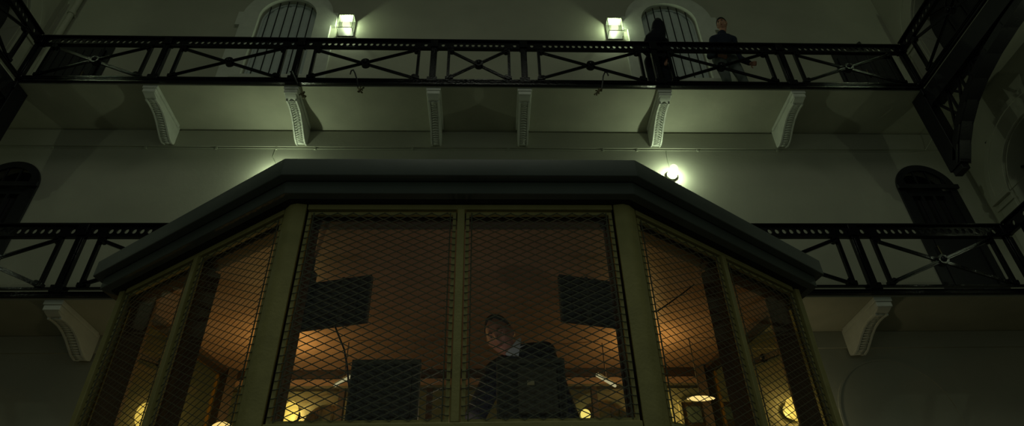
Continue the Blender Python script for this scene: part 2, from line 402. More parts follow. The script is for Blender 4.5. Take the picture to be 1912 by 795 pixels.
def frame_face(a,b,mesh=True,cols=2,front=False):
    a,b,d,n_=seg_frame(a,b); L=(b-a).length; e0=.066; e1=L-.066
    def bx(mb,u0,u1,o0,o1,z0,z1):
        vs=[on(a,d,n_,u,o,z) for u in(u0,u1) for o in(o0,o1) for z in(z0,z1)]
        return mb.add(vs,[(0,1,3,2),(4,6,7,5),(0,4,5,1),(2,3,7,6),(0,2,6,4),(1,5,7,3)])
    bx(MB(),e0,e1,-.03,.012,ZH,1.943).build('top_rail','olive',booth,.003)
    bx(MB(),e0,e1,-.05,.02,ZS-.07,ZS).build('sill','olive',booth,.004)
    bx(MB(),e0,e1,-.03,.005,ZF+.05,ZS-.071).build('base_panel','bwall',booth)
    bx(MB(),e0,e1,-.10,-.031,ZH-.045,ZH+.027).build('inner_header','inside',booth)
    us=[e0+(e1-e0)*k/cols for k in range(cols+1)]
    for k in range(1,cols):
        bx(MB(),us[k]-.018,us[k]+.018,-.015,.02,ZS,ZH).build('mullion','olive',booth,.003)
        if not front: bx(MB(),us[k]-.018,us[k]+.018,-.135,-.0155,ZS,ZH-.046).build('mullion_web','inside',booth)
    for k in range(cols):
        u0=us[k]+(.018 if k>0 else 0); u1=us[k+1]-(.018 if k<cols-1 else 0)
        # thin inner pane frame
        f=MB()
        for (c0,c1,z0,z1) in((u0+.006,u0+.022,ZS+.004,ZH-.014),(u1-.022,u1-.006,ZS+.004,ZH-.014),(u0+.0225,u1-.0225,ZH-.030,ZH-.014),(u0+.0225,u1-.0225,ZS+.004,ZS+.016)):
            bx(f,c0,c1,-.012,.004,z0,z1)
        fr=f.build('pane_frame','olive',booth)
        bx(MB(),u0,u1,-.024,-.018,ZS,ZH).build('glass_pane','glass' if mesh else 'amber',booth)
        if not mesh: continue
        m=MB(); ww,hh=.076,.0372; U0,U1,Z0,Z1=u0+.034,u1-.034,ZS+.01,ZH-.02
        o=.006
        def clipseg(p,q):
            # clip to rect (u,z)
            (x0,y0),(x1,y1)=p,q; dx,dy=x1-x0,y1-y0; t0,t1=0,1
            for pp,qq in((-dx,x0-U0),(dx,U1-x0),(-dy,y0-Z0),(dy,Z1-y0)):
                if pp==0:
                    if qq<0: return None
                else:
                    r=qq/pp
                    if pp<0: t0=max(t0,r)
                    else: t1=min(t1,r)
            return None if t0>=t1 else ((x0+t0*dx,y0+t0*dy),(x0+t1*dx,y0+t1*dy))
        H=Z1-Z0; Wd=U1-U0; sl=hh/ww; nn=int((H/sl+Wd)/ww)+2
        for sgn in(1,-1):
            for q in range(-nn,nn+1):
                x0=(U0 if sgn>0 else U0)+q*ww
                p=(x0,Z0); r_=(x0+sgn*(H/sl),Z1)
                s_=clipseg(p,r_)
                if s_:
                    oo=o+(.0022 if sgn>0 else 0)
                    m.beam(on(a,d,n_,s_[0][0],oo,s_[0][1]),on(a,d,n_,s_[1][0],oo,s_[1][1]),.0020,(.0038 if front else .0030),tuple(d.cross(n_)) if False else (0,0,1))
        # lacing rods and ties at both sides
        for ue,sg in((U0,-1),(U1,1)):
            m.tube([on(a,d,n_,ue,o,Z0),on(a,d,n_,ue,o,Z1)],.0032,6)
            z=Z0+.02
            while z<Z1-.01:
                m.tube([on(a,d,n_,ue,o+.003,z+.006),on(a,d,n_,ue+sg*.014,o+.004,z),on(a,d,n_,ue+sg*.028,o-.002,z+.002)],.0024,5); z+=hh
        m.build('wire_mesh','wire',booth)
frame_face(GP[1],GP[2]); frame_face(GP[2],GP[3],front=True); frame_face(GP[3],GP[4])
frame_face(GP[0],GP[1],mesh=False,cols=1); frame_face(GP[4],GP[5],mesh=False,cols=1)
# back face: header, sill, mullions, glass
x0,x1=GP[0][0],GP[5][0]; yb=4.60
MB().box((x0+.05,yb-.012,1.872),(x1-.05,yb+.012,1.943)).build('back_header','inside',booth)
MB().box((x0+.06,yb-.015,1.806),(x1-.06,yb+.02,1.864)).build('header_panel','ceil',booth)
MB().box((x0+.05,yb-.035,1.787),(x1-.05,yb+.02,1.8055)).build('picture_rail','wire',booth)
MB().box((x0+.05,yb-.05,ZF+.05),(x1-.05,yb+.05,1.10)).build('back_panel','counter',booth)
for x in(-1.05,-.42,.16,.78):
    MB().box((x-.02,yb-.03,1.1),(x+.02,yb+.03,1.786)).build('back_mullion','inside',booth)
MB().box((x0+.05,yb-.003,1.1),(x1-.05,yb+.003,1.786)).build('back_glass','amber',booth)
MB().plate(expand(GP,-.12),[],FZ,-.12,-.06).build('booth_floor','counter',booth)
MB().plate(expand(GP,.02),[],FZ,ZF,-.121).build('plinth','bwall',booth)
# stay bars in the rear side faces
for s in(-1,1):
    pa=Vector((XC+s*2.0,3.60,1.63)); pb=Vector((XC+s*1.80,4.36,1.86))
    pa=Vector((XC+s*1.93,3.64,1.64)); pb=pa.lerp(Vector((XC+s*1.79,4.40,1.79)),.52)
    m=MB().beam(pa,pb,.02,.035); 
    for t in(.0,.5,1): m.ell(pa.lerp(pb,t),.028,nu=10,nv=6)
    m.build('stay_bar','ironmat',booth)
# small fixing plates on the front post
cnt=MB(); cnt.plate([(XC-.80,2.70),(XC+.80,2.70),(XC+1.86,3.45),(XC+1.70,4.2),(XC+1.25,4.2),(XC+1.35,3.60),(XC+.62,3.02),(XC-.62,3.02),(XC-1.35,3.60),(XC-1.25,4.2),(XC-1.70,4.2),(XC-1.86,3.45)],[],FZ,.78,.82)
for p in((-1.6,3.5),(1.35,3.5),(-.7,2.85),(.45,2.85),(-1.55,4.1),(1.3,4.1)): cnt.box((p[0]-.03,p[1]-.03,-.06),(p[0]+.03,p[1]+.03,.779))
tag(cnt.build('worktop','counter',None,.004),'dark wooden worktop running round the inside of the guard booth','worktop')

# ---------------- railings ----------------
def ellipse(cx,cz,rx,rz,n=12): return [(cx+rx*math.cos(2*math.pi*i/n),cz+rz*math.sin(2*math.pi*i/n)) for i in range(n)]
def railing(loc,rz,x0,x1,posts,label,group=None,z=0,endL=True,endR=True):
    e=empty('gallery_railing',loc,rz); tag(e,label,'railing',group)
    H=.945; FB=.775
    xs=sorted(posts)
    MB().box((x0,-.035,0),(x1,.0,.04)).build('edge_plate','iron',e)
    MB().box((x0,-.045,.0401),(x1,.045,.05)).build('edge_flange','iron',e)
    MB().box((x0,-.018,.098),(x1,.018,.120)).build('bottom_rail','iron',e)
    bays=[(a,b) for a,b in zip(xs[:-1],xs[1:])]
    hs=[]
    for a,b in bays:
        A,B=a+.215,b-.215
        n=max(1,int((B-A-.06)/.086)); 
        for k in range(n): hs.append(ellipse((A+B)/2+(k-(n-1)/2)*.086,.852,.026,.036))
        hs.append(ellipse(a+.125,.852,.026,.036)); hs.append(ellipse(b-.125,.852,.026,.036))
    MB().plate([(x0,FB),(x1,FB),(x1,.922),(x0,.922)],hs,lambda u,v,d:(u,d,v),-.011,.011).build('frieze_rail','iron',e)
    m=MB().box((x0,-.045,.9225),(x1,.045,H)); m.box((x0,-.03,FB-.012),(x1,.03,FB-.0005)); m.build('handrail','iron',e,.006)
    for x in xs:
        if (x<=x0+.06 and not endL) or (x>=x1-.06 and not endR): continue
        m=MB().box((x-.045,-.03,.0505),(x+.045,.03,FB-.0125)).box((x-.07,-.05,.051),(x+.07,.05,.135)).box((x-.03,-.045,.135),(x+.03,.045,.74))
        m.box((x-.055,-.052,FB),(x+.055,-.0115,.9224)); m.box((x-.055,.0115,FB),(x+.055,.052,.9224))
        m.build('post','iron',e,.004)
    for a,b in bays:
        A,B=a+.215,b-.215
        for x in(A,B): MB().box((x-.02,-.022,.1205),(x+.02,.022,FB-.0125)).box((x-.035,-.03,.122),(x+.035,.03,.17)).build('baluster','iron',e)
        m=MB(); z0,z1=.155,.735; xa,xb=A+.02,B-.02
        m.beam((xa,-.012,z0),(xb,-.012,z1),.042,.022,(0,1,0)); m.beam((xa,.012,z1),(xb,.012,z0),.042,.022,(0,1,0))
        m.beam((xa,-.026,z0),(xb,-.026,z1),.014,.012,(0,1,0)); m.beam((xa,.026,z1),(xb,.026,z0),.014,.012,(0,1,0))
        for xx,zz in((xa+.02,z0+.012),(xa+.02,z1-.012),(xb-.02,z0+.012),(xb-.02,z1-.012)): m.cyl((xx,-.032,zz),(xx,.032,zz),.036,12)
        br=m.build('cross_brace','iron',e)
        c=((xa+xb)/2,(z0+z1)/2); r=MB().cyl((c[0],-.04,c[1]),(c[0],.04,c[1]),.062,18).ell((c[0],-.04,c[1]),(.035,.025,.035),nu=12,nv=8)
        r.build('rosette','iron',br)
    return e
BP=[-2.555-1.885-1.79,-4.44,-2.555,-.646,.646,2.555,4.44,4.44+1.86]
BP[0]=RXL-XC; BP[-1]=RXR-XC
SP=[0,1.9,3.8,5.7,7.6]
nm={'upper':'upper','lower':'lower'}
for lv,z in ZG.items():
    zb=z+.0
    railing((XC,RY,zb+.014),0,BP[0],BP[-1],BP,'black iron railing with crossed braces along the back wall, %s gallery'%lv)
    dz=zb+.014
    railing((RXL,RY-.06,dz),R(-90),0,7.6,SP,'black iron railing of the %s gallery along the left side wall'%lv,endL=False)
    railing((RXR,RY-.06,dz),R(-90),0,7.6,SP,'black iron railing of the %s gallery along the right side wall'%lv,endL=False)

# ---------------- corbels ----------------
prof=[(6.25,0),(6.25,-.05),(6.235,-.055),(6.235,-.115),(6.26,-.130),(6.30,-.140),(6.34,-.150),(6.42,-.138),(6.52,-.138),(6.63,-.160),(6.74,-.205),(6.84,-.262),(6.93,-.308),(7.01,-.325),(7.074,-.300),(7.074,0)]
def corbel():
    e=empty('corbel')
    MB().plate(prof,[],lambda u,v,d:(d,u,v),-.075,.075).build('corbel_body','stone',e,.004)
    MB().box((-.10,6.215,-.055),(.10,7.0,-.001)).box((-.088,6.225,-.115),(.088,6.36,-.0555)).build('corbel_cap','stone',e,.006)
    # raised side frames and ribbed scroll down the face
    path=[(y-.008,z-.008) for y,z in prof[6:15]]
    for s in(-1,1):
        m=MB()
        for (a,b) in zip(path[:-1],path[1:]): m.beam((s*.062,a[0],a[1]),(s*.062,b[0],b[1]),.022,.022,(1,0,0))
        m.build('face_edging','stone',e)
    m=MB(); acc=[]; 
    for (a,b) in zip(path[:-1],path[1:]):
        for k in range(3):
            t=k/3; acc.append((a[0]+(b[0]-a[0])*t,a[1]+(b[1]-a[1])*t))
    for (y,z) in acc[1:]:
        m.tube([(-.042,y+.004,z+.004),(-.02,y-.012,z-.004),(0,y-.02,z-.006),(.02,y-.012,z-.004),(.042,y+.004,z+.004)],.008,6)
    m.build('scroll_ribs','stone',e)
    return e
cp=corbel()
tag(cp,group=None)
CX=[XC-4.45,XC-2.56,XC-.62,XC+.64,XC+2.60,XC+4.50]
cl=['pale scrolled corbel under the upper gallery, the leftmost of its six','pale scrolled corbel under the upper gallery, second from the left, beside a hooked iron arm','pale scrolled corbel under the upper gallery, left one of the middle pair','pale scrolled corbel under the upper gallery, right one of the middle pair','pale scrolled corbel under the upper gallery, below the figure in black','pale scrolled corbel under the upper gallery, the rightmost of its six']
for i,x in enumerate(CX):
    o=cp if i==0 else copy_tree(cp); o.location=(x,0,ZG['upper']); tag(o,cl[i],'corbel','corbels under the upper gallery')
for x,l in((CX[0],'pale scrolled corbel under the lower gallery, left of the booth'),(CX[-1],'pale scrolled corbel under the lower gallery, right of the booth')):
    o=copy_tree(cp); o.location=(x,0,ZG['lower']); tag(o,l,'corbel','corbels under the lower gallery')

# ---------------- arched truss brackets under the side galleries ----------------
def truss(X,label):
    e=empty('arched_truss',(X,0,0)); tag(e,label,'iron truss','arched trusses under the side galleries')
    z1=6.70
    MB().box((-.07,6.16,5.38),(.07,6.40,z1-.001)).box((-.05,6.20,5.30),(.05,6.38,5.3795)).box((-.09,6.13,z1-.12),(.09,6.155,z1-.001)).build('hanging_post','ironmat',e,.006)
    MB().box((-.05,1.0,6.38),(.05,6.155,6.68)).box((-.09,1.0,6.35),(.09,6.1,6.379)).build('girder','ironmat',e)
    pts=[(6.22,5.40),(6.08,5.60),(5.90,5.78),(5.66,5.94),(5.38,6.06),(5.05,6.15),(4.7,6.20),(4.3,6.22),(3.7,6.22),(3.2,6.20)]
    full=pts+[(6.4-(6.4-p[0])*1,p[1]) for p in []]
    mir=[(1.0+ (p[0]-1.0)*1,p[1]) for p in pts]
    m=MB()
    for a,b in zip(pts[:-1],pts[1:]): m.beam((0,a[0],a[1]+.05),(0,b[0]-.01,b[1]+.05),.13,.14,(1,0,0))
    for a,b in zip(pts[:-1],pts[1:]): m.beam((0,a[0],a[1]-.01),(0,b[0]-.01,b[1]-.01),.02,.2,(1,0,0))
    m.build('arch_rib','ironmat',e)
    for k in range(len(pts)-4):
        ya=6.12-k*.26; 
        def zr(y):
            for a,b in zip(pts[:-1],pts[1:]):
                if b[0]<=y<=a[0]: t=(a[0]-y)/(a[0]-b[0]); return a[1]+(b[1]-a[1])*t+.06
            return 5.5
        m=MB().beam((0,ya,zr(ya)),(0,ya-.26,6.38),.03,.03,(1,0,0)).beam((0.02,ya,6.38),(0.02,ya-.26,zr(ya-.26)),.03,.03,(1,0,0)).beam((0,ya-.26,zr(ya-.26)),(0,ya-.26,6.38),.028,.03,(1,0,0))
        m.build('lattice_brace','ironmat',e)
truss(RXL,'black arched iron truss under the left side gallery at the corner'); truss(RXR,'black arched iron truss under the right side gallery at the corner')

# ---------------- lamps ----------------
def pl(loc,p,col,r=.02,parent=None):
    l=D.lights.new('lamp_light','POINT'); l.energy=p; l.color=col; l.shadow_soft_size=r
    o=D.objects.new('lamp_light',l); C.objects.link(o); o.location=loc
    if parent: o.parent=parent
    return o
def wall_lantern(x,z,label,loc=None,rz=0,g='lantern lamps on the upper wall'):
    e=empty('wall_lantern',loc or (x,WY,z),rz); tag(e,label,'wall lamp',g)
    dp=.165
    MB().box((-.13,-.02,-.2),(.13,-.001,.2)).build('back_plate','grey',e)
    t=MB().box((-.125,-dp-.005,.165),(.125,-.021,.18))
    for k in range(9): t.box((-.12+k*.029,-dp-.008,.135),(-.110+k*.029,-dp-.0055,.164))
    t.build('top_cap','lampmetal',e)
    m=MB()
    for s in(-1,1):
        m.box((s*.125-.004,-dp,-.15),(s*.125+.004,-dp+.008,.164)); m.box((s*.125-.004,-dp,-.160),(s*.125+.004,-.021,-.151))
    m.box((-.120,-dp,-.160),(.120,-dp+.008,-.151))
    m.build('lantern_frame','lampmetal',e)
    g=MB().box((-.120,-dp+.002,-.149),(.120,-dp+.006,.164)); g.box((-.127,-dp+.009,-.149),(-.123,-.022,.164)); g.box((.123,-dp+.009,-.149),(.127,-.022,.164))
    g.build('lantern_glass','lantern',e)
    MB().ell((0,-.095,.01),(.062,.060,.095)).build('globe','globe',e)
    pl((0,-.095,.01),P_UP,LGREEN,.02,e)
wall_lantern(-2.39,9.10,'glowing box lantern on the upper wall beside the left barred window')
wall_lantern(2.17,9.10,'glowing box lantern on the upper wall beside the right barred window')
def bulkhead(x,z,label,group,warm,p,cat='wall lamp',r=(.07,.09,.10),loc=None,rz=0):
    e=empty('bulkhead_lamp',loc or (x,WY,z),rz); tag(e,label,cat,group)
    MB().cyl((0,-.001,0),(0,-.04,0),r[0]*1.05,20).build('lamp_base','lampmetal',e)
    MB().ell((0,-.04-r[1],0),r).build('globe','globew' if warm else 'globe',e)
    pl((0,-.04-r[1],0),p,LWARM if warm else LGREEN,.02,e)
bulkhead(2.63,5.88,'bare glowing bulb lamp on the back wall above the booth roof, right','bulb lamps between the galleries',False,P_MID)
bulkhead(-2.93,5.83,'bulb lamp on the back wall just behind the left end of the booth roof front','bulb lamps between the galleries',False,P_MID)
for x,l in((-3.66,'warm glowing lamp seen through the far left mesh pane'),(-2.12,'warm glowing lamp seen beside the left front post, behind the booth'),(3.39,'warm glowing lamp seen through the far right mesh pane'),(1.93,'added warm wall lamp, unseen behind the right front post of the booth')):  # last one is added for its light, hidden by the post
    bulkhead(x,2.45,l,'warm lamps on the ground floor wall',True,P_GND*(.35 if x<-3 else 1),r=(.085,.09,.135))
M['globeg']=globemat('green_globe',(.85,.9,.45),1.3,.2)
for x,l in((-1.31,'small pale dome light low behind the left desk monitor'),(1.07,'small pale dome light low behind the right desk monitor')):
    e=empty('dome_light',(x,WY-.0,2.41)); tag(e,l,'dome light','small dome lights behind the booth')
    MB().cyl((0,-.041,0),(0,-.07,0),.06,16).build('lamp_base','lampmetal',e)
    MB().ell((0,-.12,0),(.055,.05,.06)).build('globe','globeg',e)
for s_,X,nm_ in((-1,XL,'left'),(1,XR,'right')):
    wall_lantern(0,0,'glowing box lantern on the %s side wall above the upper gallery'%nm_,(X,3.95,9.2),R(-90)*s_,'lantern lamps on the side walls')
    bulkhead(0,0,'bare glowing bulb lamp on the %s side wall between the galleries'%nm_,'bulb lamps on the side walls',False,P_SIDE,loc=(X,4.4,4.95),rz=R(-90)*s_)
M['shade']=globemat('shade_glow',(1,.72,.25),1.2,.0)
# booth lamps on the worktop
def desk_lamp(x,y,z,label,p=None):
    e=empty('desk_lamp',(x,y,.82)); tag(e,label,'desk lamp','globe lamps inside the booth')
    MB().cyl((0,0,0),(0,0,.02),.07,20).build('lamp_base','dark',e)
    MB().cyl((0,0,.0205),(0,0,z-.82-(.07 if z>1 else .028)),.012,10).build('lamp_stem','dark',e)
    MB().ell((0,0,z-.82),(.075,.075,.075) if z>1 else (.03,.03,.03)).build('globe','globeo',e)
    pl((0,0,z-.82),p or P_DESK,(1,.78,.55) if p else LORANGE,.03,e)
desk_lamp(-1.62,4.02,1.29,'glowing globe lamp on the worktop behind the left mesh panes')
def bulb_pendant(x,y,z,label):
    e=empty('pendant_bulb',(x,y,z)); tag(e,label,'pendant lamp','bare bulbs hung from the booth ceiling')
    MB().tube([(0,0,.045),(0,0,1.899-z)],.004,6).build('cord','cabled',e)
    MB().cyl((0,0,.03),(0,0,.075),.016,12).build('bulb_holder','dark',e)
    MB().ell((0,0,-.005),(.03,.03,.036)).build('globe','globeo',e)
    pl((0,0,-.005),P_BULB,LORANGE,.015,e)
bulb_pendant(-1.335,4.0,1.71,'small bulb hung from the booth ceiling behind the left front post')
bulb_pendant(1.075,4.0,1.70,'small bulb hung from the booth ceiling behind the right front post')
desk_lamp(-.14,2.86,.925,'small added fill lamp, unseen low on the worktop between the two desk monitors',1.5)  # unseen fill, added to brighten the man's face and front ceiling
# flat pendant lamp at right
e=empty('pendant_lamp',(1.36,4.0,1.478)); tag(e,'flat lozenge shaped glowing pendant lamp hanging at the right inside the booth','pendant lamp')
MB().tube([(0,0,.02),(0,0,.42)],.004,6).build('cord','cabled',e)
MB().ell((0,0,0),(.095,.028,.016),nu=6,nv=6).build('lamp_shade','shade',e)
# tube lights
for i,(a,b,l) in enumerate((((-.99,4.09,1.62),(-.85,3.93,1.62),'slim slanting tube light left of centre inside the booth'),((.70,3.95,1.62),(.85,4.14,1.62),'slim slanting tube light right of centre inside the booth'))):
    e=empty('tube_light',a); tag(e,l,'tube light','tube lights inside the booth'); d=Vector(b)-Vector(a)
    MB().cyl((0,0,0),d,.010,8).build('tube','tube',e)
    MB().cyl(d*.5+Vector((0,0,.0105)),d*.5+Vector((0,0,.265)),.004,6).build('hanger','inside',e)
    MB().beam(Vector((0,0,.014)),d+Vector((0,0,.014)),.02,.006).build('batten','grey',e)

# ---------------- hanging monitors ----------------
def hang_monitor(x,s,label):
    # s=+1: left one (bracket on its left end)
    e=empty('hanging_monitor',(x,3.0,1.628),R(-15*s)); tag(e,label,'monitor','monitors hung from the booth ceiling')
    w_=.193
    MB().box((-w_,-.02,-.135),(w_,.012,.135)).box((-w_*.7,-.045,-.09),(w_*.7,-.0205,.08)).build('casing','dark',e,.006)
    v=MB()
    for k in range(6): v.box((-.10,-.048,-.07+k*.022),(.10,-.0455,-.062+k*.022))
    v.box((s*.045,-.052,-.12),(s*.06,-.021,.12)); v.build('vent_panel','grey',e)
    MB().box((-w_+.012,.0125,-.12),(w_-.012,.016,.12)).build('screen','screen',e)
    MB().box((-s*(w_-.052)-.019,-.07,.0),(-s*(w_-.052)+.019,-.0205,.185)).box((-s*(w_-.052)-.006,-.05,.185),(-s*(w_-.052)+.006,-.038,.270)).build('wall_bracket','dark',e)
hang_monitor(-.785,1,'dark flat monitor hung tilted behind the left front mesh pane')
hang_monitor(.556,-1,'dark flat monitor hung tilted behind the right front mesh pane')
tag(MB().tube([(-.78,2.98,1.52),(-.74,2.96,1.44),(-.69,2.93,1.34),(-.66,2.90,1.25),(-.62,2.84,1.10),(-.61,2.80,.825)],.005,6).build('cable','cabled'),'thin black cable running down from the left hung monitor','cable')
tag(MB().tube([(1.20,3.25,1.88),(1.10,3.17,1.78),(.99,3.10,1.68),(.90,3.04,1.60),(.78,2.98,1.55)],.004,6).build('cable','cabled'),'thin black cable sloping down behind the right mesh pane','cable')

# ---------------- desk monitors ----------------
def desk_monitor(x,label,detail):
    e=empty('desk_monitor',(x,2.80,.82)); tag(e,label,'monitor','monitors standing on the booth worktop')
    MB().box((-.155,-.02,.10),(.155,.012,.40)).build('casing','dark',e,.005)
    f=MB()
    for a,b in(((-.155,-.026,.375),(.155,-.0205,.40)),((-.155,-.026,.10),(.155,-.0205,.115)),((-.155,-.026,.116),(-.147,-.0205,.374)),((.147,-.026,.116),(.155,-.0205,.374))): f.box(a,b)
    f.build('back_frame','grey',e)
    if detail:
        MB().box((-.06,-.045,.14),(.115,-.0205,.35)).build('back_panel','grey',e,.004)
        MB().box((-.02,-.047,.265),(.012,-.0455,.285)).build('sticker','paper',e)
        MB().box((.118,-.05,.12),(.128,-.027,.36)).build('hinge_bar','dark',e)
    else:
        MB().box((-.12,-.04,.13),(.12,-.0205,.34)).build('back_panel','dark',e,.004)
        v=MB()
        for k in range(5): v.box((-.07,-.043,.16+k*.03),(.07,-.0405,.168+k*.03))
        v.build('vent','grey',e)
    MB().box((-.14,.0125,.115),(.14,.016,.385)).build('screen','glow',e)
    MB().box((-.03,.0,.012),(.03,.01,.099)).box((-.09,-.07,0.001),(.09,.09,.0115)).build('stand','dark',e)
desk_monitor(-.455,'dark desk monitor seen from behind, left of the booth mullion',False)
desk_monitor(.195,'desk monitor with a small pale sticker in front of the man in the suit',True)

# ---------------- iron hook arms, cables, pipe ----------------
def hook(pts,cl_,label):
    e=empty('hooked_arm',pts[0]); o=Vector(pts[0]); tag(e,label,'iron arm','hooked iron arms on the upper gallery edge')
    P=[Vector(p)-o for p in pts]
    k_=min(range(len(pts)),key=lambda i:abs(pts[i][2]-6.77)); MB().tube(P,.010,8).cyl(P[k_],(P[k_].x,6.167-o.y,P[k_].z),.012,8).build('arm','ironmat',e)
    c=Vector(cl_)-o; m=MB(); m.tube([P[-1],c],.006,6)
    rnd=random.Random(int(abs(pts[0][0])*100))
    for k in range(9):
        d=Vector((rnd.uniform(-1,1),rnd.uniform(-.5,.5),rnd.uniform(-1,1)))*.06
        m.tube([c+Vector((0,0,-.02)),c+d*.6+Vector((0,0,.01)),c+d],[.009,.007,.012],6)
    m.build('tap_cluster','brass',e)
ye=6.13
hook([(-1.88,6.08,6.83),(-1.875,6.08,6.90),(-1.85,6.08,6.92),(-1.82,6.09,6.86),(-1.78,6.10,6.74),(-1.76,6.12,6.62)],(-1.72,6.1,6.54),'bent iron arm with a cluster of taps below it, between second and third corbels')
hook([(1.67,6.08,6.85),(1.66,6.08,6.91),(1.63,6.08,6.92),(1.60,6.09,6.84),(1.58,6.10,6.72),(1.56,6.12,6.62)],(1.50,6.1,6.55),'bent iron arm with a cluster of taps below it, between fourth and fifth corbels')
hook([(-2.70,6.08,6.86),(-2.68,6.08,6.88),(-2.62,6.09,6.76),(-2.56,6.12,6.64),(-2.51,6.10,6.60)],(-2.46,6.1,6.44),'bent iron arm with a thin key hanging beside the second corbel')
def cable(path,m,label,r=.006,clips=()):
    mb=MB().tube(path,r,6)
    for c in clips: mb.box((c[0]-.015,c[1]-.012,c[2]-.018),(c[0]+.015,c[1]+.006,c[2]+.018))
    tag(mb.build('cable',m),label,'cable')
cy=WY-.008
cable([(XL+.05,cy,6.375),(XL+2,cy,6.373),(-2.9,cy,6.372),(0,cy,6.37),(2.6,cy,6.372),(5,cy,6.37),(6.3,cy,6.375),(6.55,cy-.02,6.39),(6.62,6.9,6.5),(6.65,6.75,6.64)],'cable','thin pale cable clipped along the back wall under the upper gallery',clips=[(x,cy,6.372) for x in(-6.2,-4.9,-3.9,-3.05,-2.5,-1.1,.3,1.7,2.2,3.1,4.3)])
cable([(-3.06,cy,6.36),(-3.07,cy,6.2),(-2.95,cy,5.97)],'cable','thin cable dropping to the left bulb lamp behind the roof')
cable([(2.63,cy,6.36),(2.62,cy,6.2),(2.63,cy,6.02)],'cable','thin cable dropping to the right bulb lamp')
cable([(XR-.01,6.6,6.1),(XR-.01,5.5,6.1),(XR-.01,4.2,6.12)],'cabled','dark cable along the right side wall below the gallery',.012)
m=MB().tube([(-7.0,7.02,6.8),(-7.0,7.02,11.5)],.045,12)
for z in(7.4,8.6,9.3,10.4): m.cyl((-7.0,7.02,z),(-7.0,7.02,z+.08),.058,12)
m.box((-7.03,7.02,8.6),(-6.97,7.099,8.64)); m.box((-7.03,7.02,9.3),(-6.97,7.099,9.34))
tag(m.build('drain_pipe','wall'),'vertical painted drain pipe in the top left corner of the hall','pipe')
# notice board on the ground floor wall
e=empty('notice_board',(2.5,WY,2.35)); tag(e,'notice board with papers on the wall, seen through the right mesh panes','notice board')
MB().box((-.33,-.03,-.4),(.33,-.001,.22)).build('board','counter',e)
f=MB().box((-.36,-.045,.2205),(.36,-.001,.25)).box((-.36,-.045,-.43),(.36,-.001,-.4005)).box((-.36,-.045,-.4),(-.3305,-.001,.22)).box((.3305,-.045,-.4),(.36,-.001,.22)); f.build('board_frame','paper',e)
for (x,z,w_,h_,mm) in((-.2,.08,.16,.18,'paperb'),(.0,.06,.14,.2,'paper'),(.2,.09,.15,.14,'paperb'),(-.18,-.18,.18,.2,'paper'),(.12,-.2,.22,.24,'greenpane')):
    MB().box((x-w_/2,-.035,z-h_/2),(x+w_/2,-.0305,z+h_/2)).build('paper_sheet',mm,e)

# ---------------- people ----------------
def remesh(mb,name,m,parent,voxel=.006,smooth=3):
    me=mb.mesh('tmp'); t=D.objects.new('tmp',me); C.objects.link(t)
    r=t.modifiers.new('r','REMESH'); r.mode='VOXEL'; r.voxel_size=voxel; r.use_smooth_shade=True
    if smooth: s=t.modifiers.new('s','SMOOTH'); s.factor=.5; s.iterations=smooth
    dg=bpy.context.evaluated_depsgraph_get(); dg.update()
    nm_=D.meshes.new_from_object(t.evaluated_get(dg)); nm_.name=name
    D.objects.remove(t); D.meshes.remove(me)
    nm_.materials.clear(); nm_.materials.append(M[m])
    for p in nm_.polygons: p.use_smooth=True
    o=D.objects.new(name,nm_); C.objects.link(o); o.parent=parent; return o
def capsule(mb,p,q,r1,r2,n=14,flat=None):
    p=Vector(p);q=Vector(q); L=(q-p).length
    if L<1e-5: return mb.ell(p,r1)
    d=(q-p).normalized(); ref=Vector((0,0,1)) if abs(d.z)<.9 else Vector((0,1,0)); a=d.cross(ref).normalized(); b=d.cross(a)
    vs=[];fs=[]; rings=[]
    for k in range(1,5): t=math.pi/2*k/4; rings.append((-r1*math.cos(t),r1*math.sin(t)))
    for k in range(1,4): rings.append((L*k/4,r1+(r2-r1)*k/4))
    for k in range(4,0,-1): t=math.pi/2*k/4; rings.append((L+r2*math.cos(t),r2*math.sin(t)))
    for z,r in rings:
        for i in range(n):
            t=2*math.pi*i/n; vs.append(p+d*z+(a*math.cos(t)+b*math.sin(t))*r)
    for j in range(len(rings)-1):
        for i in range(n): fs.append((j*n+i,j*n+(i+1)%n,(j+1)*n+(i+1)%n,(j+1)*n+i))
    vs.append(p-d*r1); vs.append(q+d*r2); e=len(vs)
    for i in range(n): fs.append((e-2,i,(i+1)%n)); fs.append((e-1,(len(rings)-1)*n+(i+1)%n,(len(rings)-1)*n+i))
    return mb.add(vs,fs,True)
def g2(x,y,cx,cy,sx,sy): return math.exp(-((x-cx)/sx)**2-((y-cy)/sy)**2)
